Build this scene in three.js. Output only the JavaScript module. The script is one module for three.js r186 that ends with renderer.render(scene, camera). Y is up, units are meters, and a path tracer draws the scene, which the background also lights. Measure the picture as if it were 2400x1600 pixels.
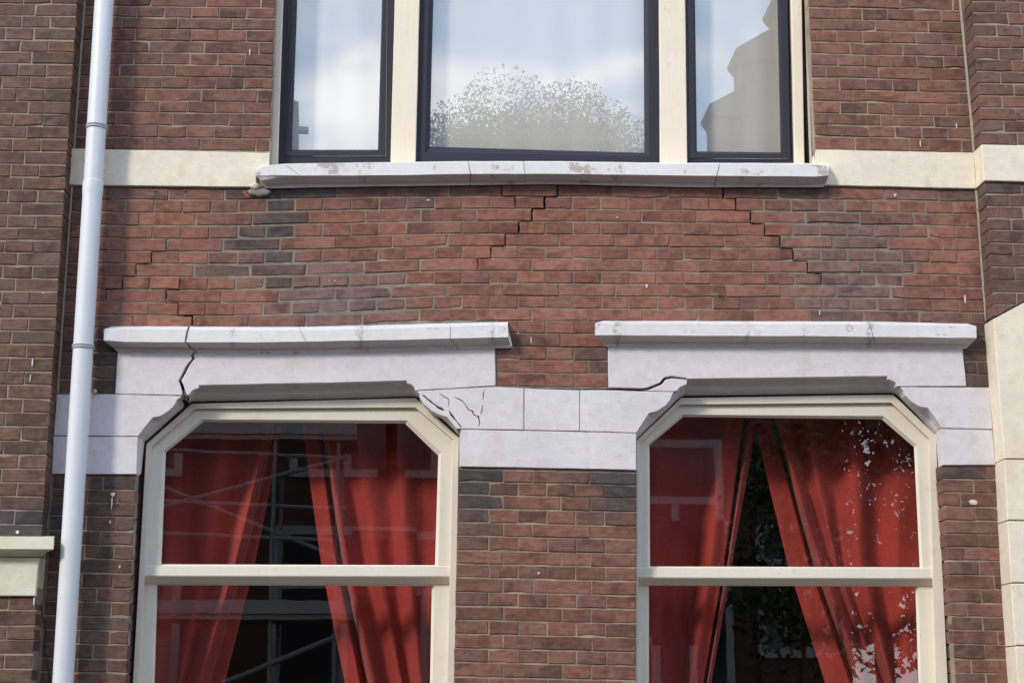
import * as THREE from 'three';
import { mergeGeometries } from 'three/addons/utils/BufferGeometryUtils.js';

// ---------------------------------------------------------------- camera, sky, sun, exposure
const scene = new THREE.Scene();
const rad = THREE.MathUtils.degToRad;
const FOCAL = 3700, YAW = rad(2.976), PITCH = rad(12.96), EYE = new THREE.Vector3(0, 1.65, 6.009);
const camera = new THREE.PerspectiveCamera(2 * Math.atan(800 / FOCAL) * 180 / Math.PI, 1024 / 682, 0.05, 400);
camera.position.copy(EYE);
camera.rotation.order = 'YXZ';
camera.rotation.set(PITCH, -YAW, 0);

const renderer = new THREE.WebGLRenderer({ antialias: true });
renderer.toneMapping = THREE.LinearToneMapping;
renderer.toneMappingExposure = 1.07;
renderer.outputColorSpace = THREE.SRGBColorSpace;
renderer.shadowMap.enabled = true;
renderer.shadowMap.type = THREE.PCFSoftShadowMap;

const SUN_DIR = new THREE.Vector3(-1.0, 0.9, 1.0).normalize();
const sun = new THREE.DirectionalLight(new THREE.Color(1.0, 0.92, 0.80), 2.7);
sun.position.copy(SUN_DIR).multiplyScalar(30).add(new THREE.Vector3(0.3, 3, 0));
sun.target.position.set(0.3, 3, 0);
sun.castShadow = true;
sun.shadow.radius = 16;
sun.shadow.mapSize.set(4096, 4096);
Object.assign(sun.shadow.camera, { left: -5, right: 5, top: 5, bottom: -5, near: 1, far: 60 });
scene.add(sun, sun.target);

// ---------------------------------------------------------------- random numbers, noise
function rng(seed) { let a = seed >>> 0; return () => { a = (a + 0x6D2B79F5) >>> 0; let t = a; t = Math.imul(t ^ (t >>> 15), t | 1); t ^= t + Math.imul(t ^ (t >>> 7), t | 61); return ((t ^ (t >>> 14)) >>> 0) / 4294967296; }; }
const R = rng(20240611);
const jit = a => (R() * 2 - 1) * a;
const lerp = (a, b, t) => a + (b - a) * t;
const clamp = (x, a = 0, b = 1) => Math.min(b, Math.max(a, x));
const smooth = (a, b, x) => { const t = clamp((x - a) / (b - a)); return t * t * (3 - 2 * t); };
function hash(x, y, s) { let h = Math.imul(x, 374761393) ^ Math.imul(y, 668265263) ^ Math.imul(s, 2246822519); h = Math.imul(h ^ (h >>> 13), 1274126177); return ((h ^ (h >>> 16)) >>> 0) / 4294967296; }
function vnoise(x, y, per, s) {            // value noise that repeats every per cells
  const xi = Math.floor(x), yi = Math.floor(y), fx = x - xi, fy = y - yi;
  const m = v => ((v % per) + per) % per, u = fx * fx * (3 - 2 * fx), v = fy * fy * (3 - 2 * fy);
  return lerp(lerp(hash(m(xi), m(yi), s), hash(m(xi + 1), m(yi), s), u), lerp(hash(m(xi), m(yi + 1), s), hash(m(xi + 1), m(yi + 1), s), u), v);
}
function fbm(u, v, cells, oct, s) { let t = 0, a = 0.5, n = 0; for (let o = 0; o < oct; o++) { t += a * vnoise(u * cells, v * cells, cells, s + o * 17); n += a; a *= 0.55; cells *= 2; } return t / n; }
function texture(n, fn, srgb) {
  const d = new Uint8Array(n * n * 4);
  for (let j = 0; j < n; j++) for (let i = 0; i < n; i++) { const c = fn(i / n, j / n), k = (j * n + i) * 4; for (let q = 0; q < 3; q++) d[k + q] = clamp(Array.isArray(c) ? c[q] : c) * 255; d[k + 3] = 255; }
  const t = new THREE.DataTexture(d, n, n, THREE.RGBAFormat);
  t.wrapS = t.wrapT = THREE.RepeatWrapping; t.magFilter = THREE.LinearFilter; t.minFilter = THREE.LinearMipmapLinearFilter; t.generateMipmaps = true;
  if (srgb) t.colorSpace = THREE.SRGBColorSpace;
  t.needsUpdate = true;
  return t;
}

// ---------------------------------------------------------------- sky: blue air with thin broken cloud
{
  const W = 1024, H = 512, d = new Float32Array(W * H * 4);
  for (let j = 0; j < H; j++) for (let i = 0; i < W; i++) {
    const el = ((j + 0.5) / H - 0.5) * Math.PI, az = ((i + 0.5) / W - 0.5) * 2 * Math.PI;
    const x = Math.cos(el) * Math.cos(az), y = Math.sin(el), z = Math.cos(el) * Math.sin(az);
    const up = Math.max(y, 0), g = Math.pow(1 - up, 4.0);
    let c = [lerp(0.42, 0.97, g), lerp(0.62, 1.0, g), lerp(0.95, 1.03, g)];
    const q = 1 / (up + 0.22), a = x * q * 0.5 + 7.3, b = z * q * 0.5 + 3.1;
    const n = fbm(a, b, 8, 6, 91), w = fbm(a + 0.4 * n, b * 1.7, 16, 5, 17);
    const cl = smooth(0.47, 0.66, 0.6 * n + 0.4 * w) * smooth(-0.02, 0.12, y);
    c = c.map((v, k) => lerp(v, [1.5, 1.49, 1.47][k], cl * 0.8));
    const low = smooth(0.0, -0.06, y);
    c = c.map((v, k) => lerp(v, [0.15, 0.14, 0.13][k], low));
    const k = (j * W + i) * 4;
    const low2 = 1 + 0.45 * Math.exp(-((y / 0.45) ** 2));      // brighter air towards the horizon
    for (let m = 0; m < 3; m++) d[k + m] = c[m] * 1.72 * low2;
    d[k + 3] = 1;
  }
  const t = new THREE.DataTexture(d, W, H, THREE.RGBAFormat, THREE.FloatType);
  t.mapping = THREE.EquirectangularReflectionMapping; t.magFilter = t.minFilter = THREE.LinearFilter; t.wrapS = THREE.RepeatWrapping; t.needsUpdate = true;
  scene.background = t; scene.environment = t;
}

// ---------------------------------------------------------------- surveying: a point of the photograph on the plane z
const cp = Math.cos(PITCH), sp = Math.sin(PITCH), cy = Math.cos(YAW), sy = Math.sin(YAW);
function at(px, py, z = 0) {
  const u = (px - 1200) / FOCAL, v = (800 - py) / FOCAL, yy = v * cp + sp, zz = v * sp - cp;
  const dx = u * cy - zz * sy, dz = u * sy + zz * cy, t = (z - EYE.z) / dz;
  return new THREE.Vector3(EYE.x + t * dx, EYE.y + t * yy, z);
}
function px(X, Y, Z) {
  const x = X - EYE.x, y = Y - EYE.y, z = Z - EYE.z, rx = x * cy + z * sy, rz = -x * sy + z * cy;
  const fwd = y * sp - rz * cp, upw = y * cp + rz * sp;
  return [1200 + FOCAL * rx / fwd, 800 - FOCAL * upw / fwd];
}
const poly = pts => x => { if (x <= pts[0][0]) { const [a, b] = pts; return a[1] + (b[1] - a[1]) * (x - a[0]) / (b[0] - a[0]); } let k = 1; while (k < pts.length - 1 && x > pts[k][0]) k++; const a = pts[k - 1], b = pts[k]; return a[1] + (b[1] - a[1]) * (x - a[0]) / (b[0] - a[0]); };
const W2 = (p, z) => { const v = at(p[0], p[1], z); return [v.x, v.y]; };

// ---------------------------------------------------------------- materials
const stdm = o => new THREE.MeshStandardMaterial({ side: THREE.DoubleSide, ...o });
const C = (r, g, b) => new THREE.Color().setRGB(r, g, b);
const grainTex = texture(1024, (u, v) => {          // fired clay: blotches, drag marks, grit
  const b = fbm(u, v, 10, 4, 3), d = vnoise(u * 26, v * 110, 110, 8), f = hash(Math.floor(u * 1024), Math.floor(v * 1024), 5), m = fbm(u, v, 60, 3, 12), pale = smooth(0.66, 0.8, fbm(u, v, 22, 4, 31)), dark = smooth(0.6, 0.74, fbm(u, v, 14, 4, 57));
  let k = 0.90 + 0.13 * (b - 0.5) * 1.7 + 0.12 * (d - 0.5) + 0.24 * (m - 0.5) + 0.10 * (f - 0.5);
  k *= 1 - 0.16 * dark;
  const c = [k * 1.03, k * (0.99 + 0.12 * (m - 0.5)), k * (0.98 + 0.16 * (b - 0.5))];
  return c.map((x, q) => lerp(x, [1.0, 0.98, 0.95][q], pale * 0.3));
}, true);
const grainBump = texture(512, (u, v) => 0.45 * fbm(u, v, 30, 4, 3) + 0.3 * vnoise(u * 40, v * 160, 160, 8) + 0.25 * hash(Math.floor(u * 512), Math.floor(v * 512), 6));
const brickMat = stdm({ vertexColors: true, map: grainTex, bumpMap: grainBump, bumpScale: 0.0035, roughness: 0.92 });
const plasterTex = texture(1024, (u, v) => {
  const a = fbm(u, v, 5, 5, 71), b = fbm(u, v, 40, 4, 5), sp2 = smooth(0.73, 0.8, fbm(u, v, 70, 3, 44)), st = smooth(0.62, 0.78, fbm(u, v * 1, 9, 5, 23));
  const k = 0.945 + 0.07 * (a - 0.5) + 0.07 * (b - 0.5) - 0.05 * st * b - 0.04 * sp2;
  return [k, k * (1 - 0.02 * st), k * (1 - 0.045 * st - 0.03 * sp2)];
}, true);
const plasterBump = texture(512, (u, v) => 0.6 * fbm(u, v, 14, 6, 9) + 0.12 * vnoise(u * 18, v * 120, 120, 2) + 0.28 * hash(Math.floor(u * 512), Math.floor(v * 512), 8));
const hoodTex = texture(1024, (u, v) => {        // paint with dull smudges and rubbed patches
  const a = fbm(u, v, 6, 5, 171), b = fbm(u, v, 44, 4, 105), sm = smooth(0.60, 0.72, fbm(u, v * 1.0, 11, 6, 123)) * smooth(0.42, 0.62, b), k = 0.95 + 0.06 * (a - 0.5) + 0.06 * (b - 0.5) - 0.20 * sm;
  return [k, k * (1 - 0.04 * sm), k * (1 - 0.10 * sm)];
}, true);
const stoneMat = stdm({ color: C(0.70, 0.65, 0.65), map: plasterTex, bumpMap: plasterBump, bumpScale: 0.0022, roughness: 0.75 });
const hoodMat = stdm({ color: C(0.71, 0.67, 0.65), map: hoodTex, bumpMap: plasterBump, bumpScale: 0.003, roughness: 0.75 });
const creamMat = stdm({ color: C(0.82, 0.725, 0.56), map: plasterTex, bumpMap: plasterBump, bumpScale: 0.0022, roughness: 0.7 });
const ledgeMat = stdm({ color: C(0.74, 0.70, 0.54), map: plasterTex, bumpMap: plasterBump, bumpScale: 0.0022, roughness: 0.7 });
const woodTex = texture(512, (u, v) => { const a = fbm(u, v, 6, 5, 13), b = vnoise(u * 160, v * 12, 160, 5), ch = smooth(0.74, 0.8, fbm(u, v, 34, 4, 61)); const k = 0.95 + 0.05 * (a - 0.5) + 0.015 * (b - 0.5) - 0.03 * ch; return [k, k * (1 - 0.01 * ch), k * (1 - 0.03 * ch)]; }, true);
const woodBump = texture(512, (u, v) => 0.5 * fbm(u, v, 10, 4, 19) + 0.5 * vnoise(u * 128, v * 8, 128, 15));
const frameMat = stdm({ color: C(0.78, 0.71, 0.575), map: woodTex, bumpMap: woodBump, bumpScale: 0.0006, roughness: 0.45 });
const postMat = stdm({ color: C(0.83, 0.715, 0.54), map: woodTex, bumpMap: woodBump, bumpScale: 0.0006, roughness: 0.5 });
const navyMat = stdm({ color: C(0.013, 0.013, 0.024), map: woodTex, bumpMap: woodBump, bumpScale: 0.001, roughness: 0.7 });
const puttyMat = stdm({ color: C(0.70, 0.68, 0.60), map: woodTex, roughness: 0.6 });
const pipeMat = new THREE.MeshPhysicalMaterial({ color: C(0.70, 0.71, 0.725), map: woodTex, roughness: 0.38, side: THREE.DoubleSide });
const ringMat = stdm({ color: C(0.40, 0.42, 0.43), roughness: 0.5 });
const glassWave = texture(256, (u, v) => fbm(u, v, 4, 3, 41));
const glassMat = new THREE.MeshPhysicalMaterial({ bumpMap: glassWave, bumpScale: 0.00008, color: 0xffffff, transmission: 1, thickness: 0, roughness: 0, ior: 1.8, side: THREE.DoubleSide });
const doubleGlassMat = new THREE.MeshPhysicalMaterial({ color: 0xffffff, transmission: 1, thickness: 0, roughness: 0, ior: 2.5, side: THREE.DoubleSide });
const redTex = texture(512, (u, v) => { const k = 0.86 + 0.12 * (vnoise(u * 256, v * 256, 256, 3) - 0.5) + 0.2 * (fbm(u, v, 6, 4, 9) - 0.5); return [k, k, k]; }, true);
const redMat = new THREE.MeshPhysicalMaterial({ color: C(0.48, 0.048, 0.030), map: redTex, roughness: 1, transmission: 0.12, thickness: 0, side: THREE.DoubleSide });
const netMat = new THREE.MeshPhysicalMaterial({ color: C(0.68, 0.645, 0.575), roughness: 1, transmission: 0.25, thickness: 0, side: THREE.DoubleSide });
const roomMat = stdm({ color: C(0.24, 0.19, 0.15), roughness: 0.95 });
const voidMat = stdm({ color: C(0.26, 0.14, 0.11), roughness: 1 });
const pointingMat = stdm({ color: C(0.46, 0.40, 0.31), map: plasterTex, bumpMap: plasterBump, bumpScale: 0.004, roughness: 0.95 });
const dripMat = stdm({ color: C(0.55, 0.52, 0.48), roughness: 0.6 });

// ---------------------------------------------------------------- helpers for things and parts
const taken = {};
function numbered(n) { if (!(n in taken)) { taken[n] = 0; return n; } taken[n]++; return `${n}_${String(taken[n]).padStart(3, '0')}`; }
function tag(o, label, category, group) { Object.assign(o.userData, { label, category }); if (group) o.userData.group = group; return o; }
function thing(name, label, category, group) { const o = new THREE.Group(); o.name = numbered(name); scene.add(o); return tag(o, label, category, group); }
function mesh(name, g, m, parent) { const o = new THREE.Mesh(g, m); o.name = name; o.castShadow = o.receiveShadow = true; if (parent) parent.add(o); return o; }
function group(name, parent) { const o = new THREE.Group(); o.name = name; parent.add(o); return o; }
function structure(name, g, m) { const o = mesh(numbered(name), g, m, scene); o.userData.kind = 'structure'; return o; }
function flatGeo(pos, uv, col) {
  const g = new THREE.BufferGeometry();
  g.setAttribute('position', new THREE.Float32BufferAttribute(pos, 3));
  g.setAttribute('uv', new THREE.Float32BufferAttribute(uv, 2));
  if (col) g.setAttribute('color', new THREE.Float32BufferAttribute(col, 3));
  g.computeVertexNormals();
  return g;
}
function box(x0, x1, y0, y1, z0, z1) { const g = new THREE.BoxGeometry(x1 - x0, y1 - y0, z1 - z0); g.translate((x0 + x1) / 2, (y0 + y1) / 2, (z0 + z1) / 2); planarUV(g); return g; }
function planarUV(g, s = 1) {          // uv in metres, by the face's main direction
  const p = g.attributes.position, n = g.attributes.normal, uv = new Float32Array(p.count * 2);
  for (let i = 0; i < p.count; i++) {
    const ax = Math.abs(n.getX(i)), ay = Math.abs(n.getY(i)), az = Math.abs(n.getZ(i));
    const a = ax > ay && ax > az ? p.getZ(i) : p.getX(i), b = ay > ax && ay > az ? p.getZ(i) : p.getY(i);
    uv[2 * i] = a * s; uv[2 * i + 1] = b * s;
  }
  g.setAttribute('uv', new THREE.BufferAttribute(uv, 2));
  return g;
}
// rows of points (each row the same length) joined into a skin
function skin(rows, { closed = false, capEnds = false } = {}) {
  const pos = [], tri = (a, b, c) => pos.push(a.x, a.y, a.z, b.x, b.y, b.z, c.x, c.y, c.z);
  const n = rows[0].length;
  for (let r = 0; r + 1 < rows.length; r++) for (let i = 0; i < (closed ? n : n - 1); i++) {
    const a = rows[r][i], b = rows[r][(i + 1) % n], c = rows[r + 1][(i + 1) % n], d = rows[r + 1][i];
    tri(a, d, c); tri(a, c, b);
  }
  if (capEnds) for (const e of [0, n - 1]) for (let r = 1; r + 1 < rows.length; r++) tri(rows[0][e], rows[r][e], rows[r + 1][e]);
  const g = new THREE.BufferGeometry();
  g.setAttribute('position', new THREE.Float32BufferAttribute(pos, 3));
  g.computeVertexNormals();
  return planarUV(g);
}
function area2(p) { let s = 0; for (let i = 0; i < p.length; i++) { const a = p[i], b = p[(i + 1) % p.length]; s += a[0] * b[1] - a[1] * b[0]; } return s / 2; }
function rough(p, step, amp) {         // a polygon in metres with small unevenness along its edges
  const out = [];
  for (let i = 0; i < p.length; i++) {
    const a = p[i], b = p[(i + 1) % p.length], L = Math.hypot(b[0] - a[0], b[1] - a[1]), k = Math.max(1, Math.round(L / step));
    for (let j = 0; j < k; j++) { const t = j / k, w = j ? amp : amp * 0.5, nx = -(b[1] - a[1]) / L, ny = (b[0] - a[0]) / L, q = jit(w); out.push([lerp(a[0], b[0], t) + nx * q, lerp(a[1], b[1], t) + ny * q]); }
  }
  return out;
}
const shapeOf = p => { const q = area2(p) < 0 ? [...p].reverse() : p; return new THREE.Shape(q.map(a => new THREE.Vector2(a[0], a[1]))); };
const holeOf = p => { const q = area2(p) > 0 ? [...p].reverse() : p; return new THREE.Path(q.map(a => new THREE.Vector2(a[0], a[1]))); };
function slab(p, z0, z1, { bevel = 0, holes = [] } = {}) {
  const s = shapeOf(p); s.holes = holes.map(holeOf);
  const g = new THREE.ExtrudeGeometry(s, { depth: z1 - z0 - bevel, bevelEnabled: bevel > 0, bevelSize: bevel, bevelThickness: bevel, bevelOffset: -bevel, bevelSegments: 1, curveSegments: 4 });
  g.translate(0, 0, z0);
  return planarUV(g);
}
// a crack: a ragged slot along a line of photograph points, in metres on the plane z
function slot(line, width, z = 0, wave = 0.35) {
  const pts = line.map(p => W2(p, z)), dense = [];
  for (let i = 0; i + 1 < pts.length; i++) { const a = pts[i], b = pts[i + 1], L = Math.hypot(b[0] - a[0], b[1] - a[1]), k = Math.max(1, Math.round(L / 0.012)); for (let j = 0; j < k; j++) { const t = j / k; dense.push([lerp(a[0], b[0], t) + (j ? jit(0.0012) : 0), lerp(a[1], b[1], t) + (j ? jit(0.0012) : 0)]); } }
  dense.push(pts[pts.length - 1]);
  const l = [], r = [], wOf = t => Array.isArray(width) ? lerp(width[0], width[1], t) : width;
  for (let i = 0; i < dense.length; i++) {
    const a = dense[Math.max(0, i - 1)], b = dense[Math.min(dense.length - 1, i + 1)], L = Math.hypot(b[0] - a[0], b[1] - a[1]) || 1, nx = -(b[1] - a[1]) / L, ny = (b[0] - a[0]) / L;
    const w = wOf(i / (dense.length - 1)) / 590 / 2 * (i === 0 || i === dense.length - 1 ? 0.35 : 1 + jit(wave));
    l.push([dense[i][0] + nx * w, dense[i][1] + ny * w]); r.unshift([dense[i][0] - nx * w, dense[i][1] - ny * w]);
  }
  return [...l, ...r];
}

// ---------------------------------------------------------------- soot and stains on the masonry (by place)
const soot = [
  [640, 452, 110, 15, .95], [560, 448, 60, 15, .6], [640, 482, 44, 14, .9], [660, 512, 80, 14, .85], [640, 541, 60, 14, .8], [590, 570, 80, 14, .75], [650, 600, 50, 14, .65], [590, 630, 150, 14, .45], [655, 660, 38, 14, .6], [652, 560, 46, 135, .55], [585, 500, 90, 60, .3], [700, 470, 120, 30, .3],
  [920, 452, 260, 15, .5], [1850, 452, 110, 15, .6], [1400, 448, 220, 12, .3], [300, 452, 170, 16, .55], [2240, 456, 60, 15, .5],
  [1215, 800, 26, 50, .5], [1405, 830, 26, 40, .6], [2295, 850, 40, 100, .65], [240, 850, 60, 100, .55],
  [1130, 1115, 66, 18, 1], [1445, 1122, 66, 18, .95], [1330, 1112, 70, 16, .4], [1112, 1147, 50, 17, 1], [1455, 1155, 44, 17, 1], [1125, 1180, 66, 17, .8], [1440, 1187, 66, 17, .7], [1112, 1212, 50, 17, .6], [1455, 1218, 40, 16, .35], [1120, 1245, 60, 16, .4],
  [220, 1130, 110, 22, .5], [200, 1400, 190, 330, .2], [2250, 1108, 60, 16, .75], [2300, 1330, 60, 300, .2], [60, 1222, 130, 42, .85], [40, 600, 260, 700, .1],
  [2355, 447, 80, 16, .7], [2360, 600, 70, 160, .3], [2340, 180, 90, 200, .25], [1760, 700, 30, 12, .2], [2080, 745, 220, 14, .35], [880, 480, 60, 14, .35], [980, 482, 40, 14, .5], [420, 180, 240, 220, .12],
];
const lilac = [[800, 690, 160, 75, .6], [2005, 620, 120, 130, .6], [1915, 490, 80, 50, .4], [600, 610, 120, 60, .45], [780, 690, 160, 15, .85], [830, 716, 150, 15, .85], [800, 746, 150, 14, .6], [760, 660, 110, 14, .6], [690, 628, 90, 14, .5], [540, 600, 70, 14, .4], [1930, 528, 90, 13, .6], [2020, 560, 80, 14, .7], [1970, 590, 110, 14, .6], [2060, 620, 90, 14, .6], [2000, 650, 80, 14, .6], [2030, 682, 110, 14, .6], [1990, 714, 110, 14, .65], [2150, 452, 90, 12, .6], [1960, 500, 60, 12, .4]];
function stain(list, x, y) { let k = 0; for (const [a, b, rx, ry, s] of list) { const d = Math.hypot((x - a) / rx, (y - b) / ry); if (d < 1.35) k = Math.max(k, s * (1 - smooth(0.75, 1.35, d))); } return k; }
const palettes = {
  red: [[.38, .175, .138], [.335, .155, .122], [.41, .20, .158], [.31, .155, .128], [.365, .185, .150], [.34, .172, .140]],
  brown: [[.225, .138, .114], [.200, .128, .108], [.245, .142, .112], [.205, .138, .120], [.230, .132, .106]],
  mid: [[.310, .155, .122], [.265, .138, .114], [.335, .168, .132], [.250, .140, .118], [.295, .160, .130]],
};
function brickGeo(q, zf, depth, palette) {             // q: four corners TL, TR, BR, BL in metres
  const [TL, TR, BR, BL] = q, per = [];
  const wTop = Math.hypot(TR[0] - TL[0], TR[1] - TL[1]), nx = wTop > 0.14 ? 3 : 2, a = 0.0016;
  const edge = (p, r, n) => { for (let i = 0; i < n; i++) { const t = i / n, c = i === 0; per.push([lerp(p[0], r[0], t) + jit(c ? a : a * .6), lerp(p[1], r[1], t) + jit(a)]); } };
  edge(TL, TR, nx); edge(TR, BR, 1); edge(BR, BL, nx); edge(BL, TL, 1);
  if (R() < 0.16) { const k = Math.floor(R() * per.length), cx0 = (TL[0] + BR[0]) / 2, cy0 = (TL[1] + BR[1]) / 2, s = 0.05 + R() * 0.06; per[k] = [lerp(per[k][0], cx0, s * .6), lerp(per[k][1], cy0, s * 3)]; }   // chipped
  const n = per.length, cxm = (TL[0] + TR[0] + BR[0] + BL[0]) / 4, cym = (TL[1] + TR[1] + BR[1] + BL[1]) / 4, bev = 0.0020;
  const tilt = jit(0.0012), tx = jit(0.008);
  const inset = per.map(p => { const dx = cxm - p[0], dy = cym - p[1]; return [p[0] + Math.sign(dx) * Math.min(bev, Math.abs(dx)), p[1] + Math.sign(dy) * Math.min(bev, Math.abs(dy))]; });
  const zAt = p => zf + tilt + tx * (p[0] - cxm);
  const base = palette[Math.floor(R() * palette.length)], lum = 1 + jit(0.12), ox = R() * 3, oy = R() * 3;
  const mid = px(cxm, cym, zf), s0 = stain(soot, mid[0], mid[1]), l0 = stain(lilac, mid[0], mid[1]);
  const colorAt = (p) => { const [x, y] = px(p[0], p[1], zf), s = clamp((0.6 * s0 + 0.4 * stain(soot, x, y)) * (1.0 + R() * 0.3)), l = clamp((0.7 * l0 + 0.3 * stain(lilac, x, y)) * (1.0 + R() * 0.3)); return base.map((v, k) => lerp(lerp(v * lum * [.70, .65, .535][k], [.172, .122, .106][k], l * .9), [.066, .060, .056][k], s)); };
  const pos = [], uv = [], col = [], cols = per.map(colorAt), cc = colorAt([cxm, cym]);
  const put = (p, z, c, du = 0) => { pos.push(p[0], p[1], z); uv.push((p[0] + ox + du) * 0.9, (p[1] + oy) * 0.9); col.push(...c); };
  for (let i = 0; i < n; i++) {
    const j = (i + 1) % n, A = per[i], B = per[j], a2 = inset[i], b2 = inset[j], za = zAt(A) - bev, zb = zAt(B) - bev;
    put([cxm, cym], zAt([cxm, cym]), cc); put(b2, zAt(b2), cols[j]); put(a2, zAt(a2), cols[i]);
    put(a2, zAt(a2), cols[i]); put(b2, zAt(b2), cols[j]); put(B, zb, cols[j]);
    put(a2, zAt(a2), cols[i]); put(B, zb, cols[j]); put(A, za, cols[i]);
    put(A, za, cols[i]); put(B, zb, cols[j]); put(B, zf - depth, cols[j], depth);
    put(A, za, cols[i]); put(B, zf - depth, cols[j], depth); put(A, zf - depth, cols[i], depth);
  }
  return flatGeo(pos, uv, col);
}
// lay courses: lines[k] is the photograph height of bed joint k as a function of x; pattern(k) gives the joints of course k in metres
const JOINT = 0.0025;
function lay(store, { lines, joints, z = 0, palette = 'red', deepLeft = 0, deepRight = 0, wide }) {
  const whereX = (X, f) => { let g = px(X, 2.5, z)[0]; for (let i = 0; i < 4; i++) { const p = at(g, f(g), z); g = px(X, p.y, z)[0]; } return at(g, f(g), z).y; };
  for (let k = 0; k + 1 < lines.length; k++) {
    const js = joints(k);
    if (!js) continue;
    const dy = jit(0.0007);
    for (let i = 0; i + 1 < js.length; i++) {
      const a = js[i], b = js[i + 1];
      if (b - a < 0.025) continue;
      const jw = wide ? wide(a, b, k) : 1;
      const gap = q => (js.gaps && js.gaps[q]) || 0, xa = a + (i === 0 ? 0 : Math.max(JOINT * jw, gap(i))) + jit(0.0006), xb = b - (i + 2 === js.length ? 0 : Math.max(JOINT * jw, gap(i + 1))) + jit(0.0006), gy = JOINT * (0.95 + R() * 0.25) * jw;
      const q = [[xa, whereX(xa, lines[k]) - gy + dy], [xb, whereX(xb, lines[k]) - gy + dy], [xb, whereX(xb, lines[k + 1]) + gy + dy], [xa, whereX(xa, lines[k + 1]) + gy + dy]];
      const depth = i === 0 && deepLeft ? deepLeft : i + 2 === js.length && deepRight ? deepRight : 0.03;
      const g = brickGeo(q, z + jit(0.0009), depth, palettes[palette]);
      const [cx, cyy] = px((a + b) / 2, q[0][1], z);
      const seen = cx > -20 && cx < 2420 && cyy > -25 && cyy < 1615;
      store.push({ g, size: (xb - xa) * (seen ? 1 : 0.01) * (cx < 230 && z === 0 && cx > 120 ? .6 : 1) });
    }
  }
}
function hang(store, parent, most) {          // the largest as bricks of their own, the rest as one mass
  const order = store.map((s, i) => [s.size, i]).sort((a, b) => b[0] - a[0] || a[1] - b[1]), own = new Set(order.slice(0, most).filter(([s]) => s > 0.02).map(o => o[1]));
  let n = 0; const rest = [];
  store.forEach((s, i) => { if (own.has(i)) { const o = mesh(n ? `brick_${String(n).padStart(3, '0')}` : 'brick', s.g, brickMat, parent); n++; } else rest.push(s.g); });
  if (rest.length) { const o = mesh('remaining_bricks', mergeGeometries(rest), brickMat, parent); o.userData.kind = 'stuff'; }
}
const H0 = 0.1105, X0 = -1.2122;                      // header module and the first joint of the bond
const bond = (k, xa, xb, shift = 0) => {              // cross bond: header course, stretcher course, header, stretcher set over
  const out = [xa], type = ((k % 4) + 4) % 4, step = type % 2 === 0 ? 1 : 2, first = type === 0 || type === 2 ? 0 : type === 1 ? 0.5 : 1.5;
  for (let i = -30; i < 70; i++) { const x = X0 + shift + H0 * (first + step * i) + hash(i + 99, k + 99, 4) * 0.004 - 0.002; if (x > xa + 0.035 && x < xb - 0.035) out.push(x); }
  out.push(xb);
  return out;
};
const xOf = (a, b, z = 0) => at(a, b, z).x;
const shiftLine = (ys, slope, x0) => ys.map(y => x => y + slope * (x - x0));
function extend(ys, up, down) { const o = [...ys], a = ys[1] - ys[0], b = ys[ys.length - 1] - ys[ys.length - 2]; for (let i = 0; i < up; i++) o.unshift(o[0] - a * (1 - 0.002 * i)); for (let i = 0; i < down; i++) o.push(o[o.length - 1] + b * (1 + 0.002 * i)); return o; }

// ================================================================ ground
const pavTex = texture(512, (u, v) => { const k = 0.5 + 0.3 * (fbm(u, v, 12, 5, 3) - 0.5) + 0.2 * (hash(Math.floor(u * 512), Math.floor(v * 512), 3) - 0.5); return [k, k * 0.95, k * 0.9]; }, true);
structure('ground', box(-60, 60, -0.6, -0.12, -40, 80), stdm({ color: C(0.16, 0.14, 0.12), map: pavTex, roughness: 0.95 }));
structure('road', box(-60, 60, -0.118, -0.1, 2.2, 9.8), stdm({ color: C(0.26, 0.21, 0.17), map: pavTex, roughness: 0.95 }));
structure('pavement', box(-60, 60, -0.118, 0, 0.2, 2.05), stdm({ color: C(0.36, 0.29, 0.23), map: pavTex, roughness: 0.95 }));
structure('kerb', box(-60, 60, -0.118, 0.004, 2.055, 2.195), stdm({ color: C(0.34, 0.33, 0.31), map: pavTex, roughness: 0.9 }));

// ================================================================ the cracked house
const house = thing('brick_house', 'cracked and sagging red brick house front with white stone window heads', 'house');
const XL = xOf(161, 500), XR = xOf(2306, 620);
const wallX0 = XL - 0.06, wallX1 = XR + 0.05;

// cracks ------------------------------------------------------------------
const panelL1 = poly([[150, 466.5], [290, 468], [450, 469], [600, 467.5], [750, 463.5], [900, 461.5], [1100, 460], [1300, 460.5], [1500, 462.5], [1700, 465], [1900, 467], [2100, 469.5], [2310, 473.5]]);
const panelL10 = poly([[150, 735], [446, 739.5], [600, 738.8], [720, 736], [850, 731], [985, 723], [1150, 722], [1300, 722.5], [1500, 724], [1900, 725.5], [2120, 728], [2320, 733]]);
const panelLine = k => x => lerp(panelL1(x), panelL10(x), (k - 1) / 9) - (k === 0 ? 1 : 0);
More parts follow.
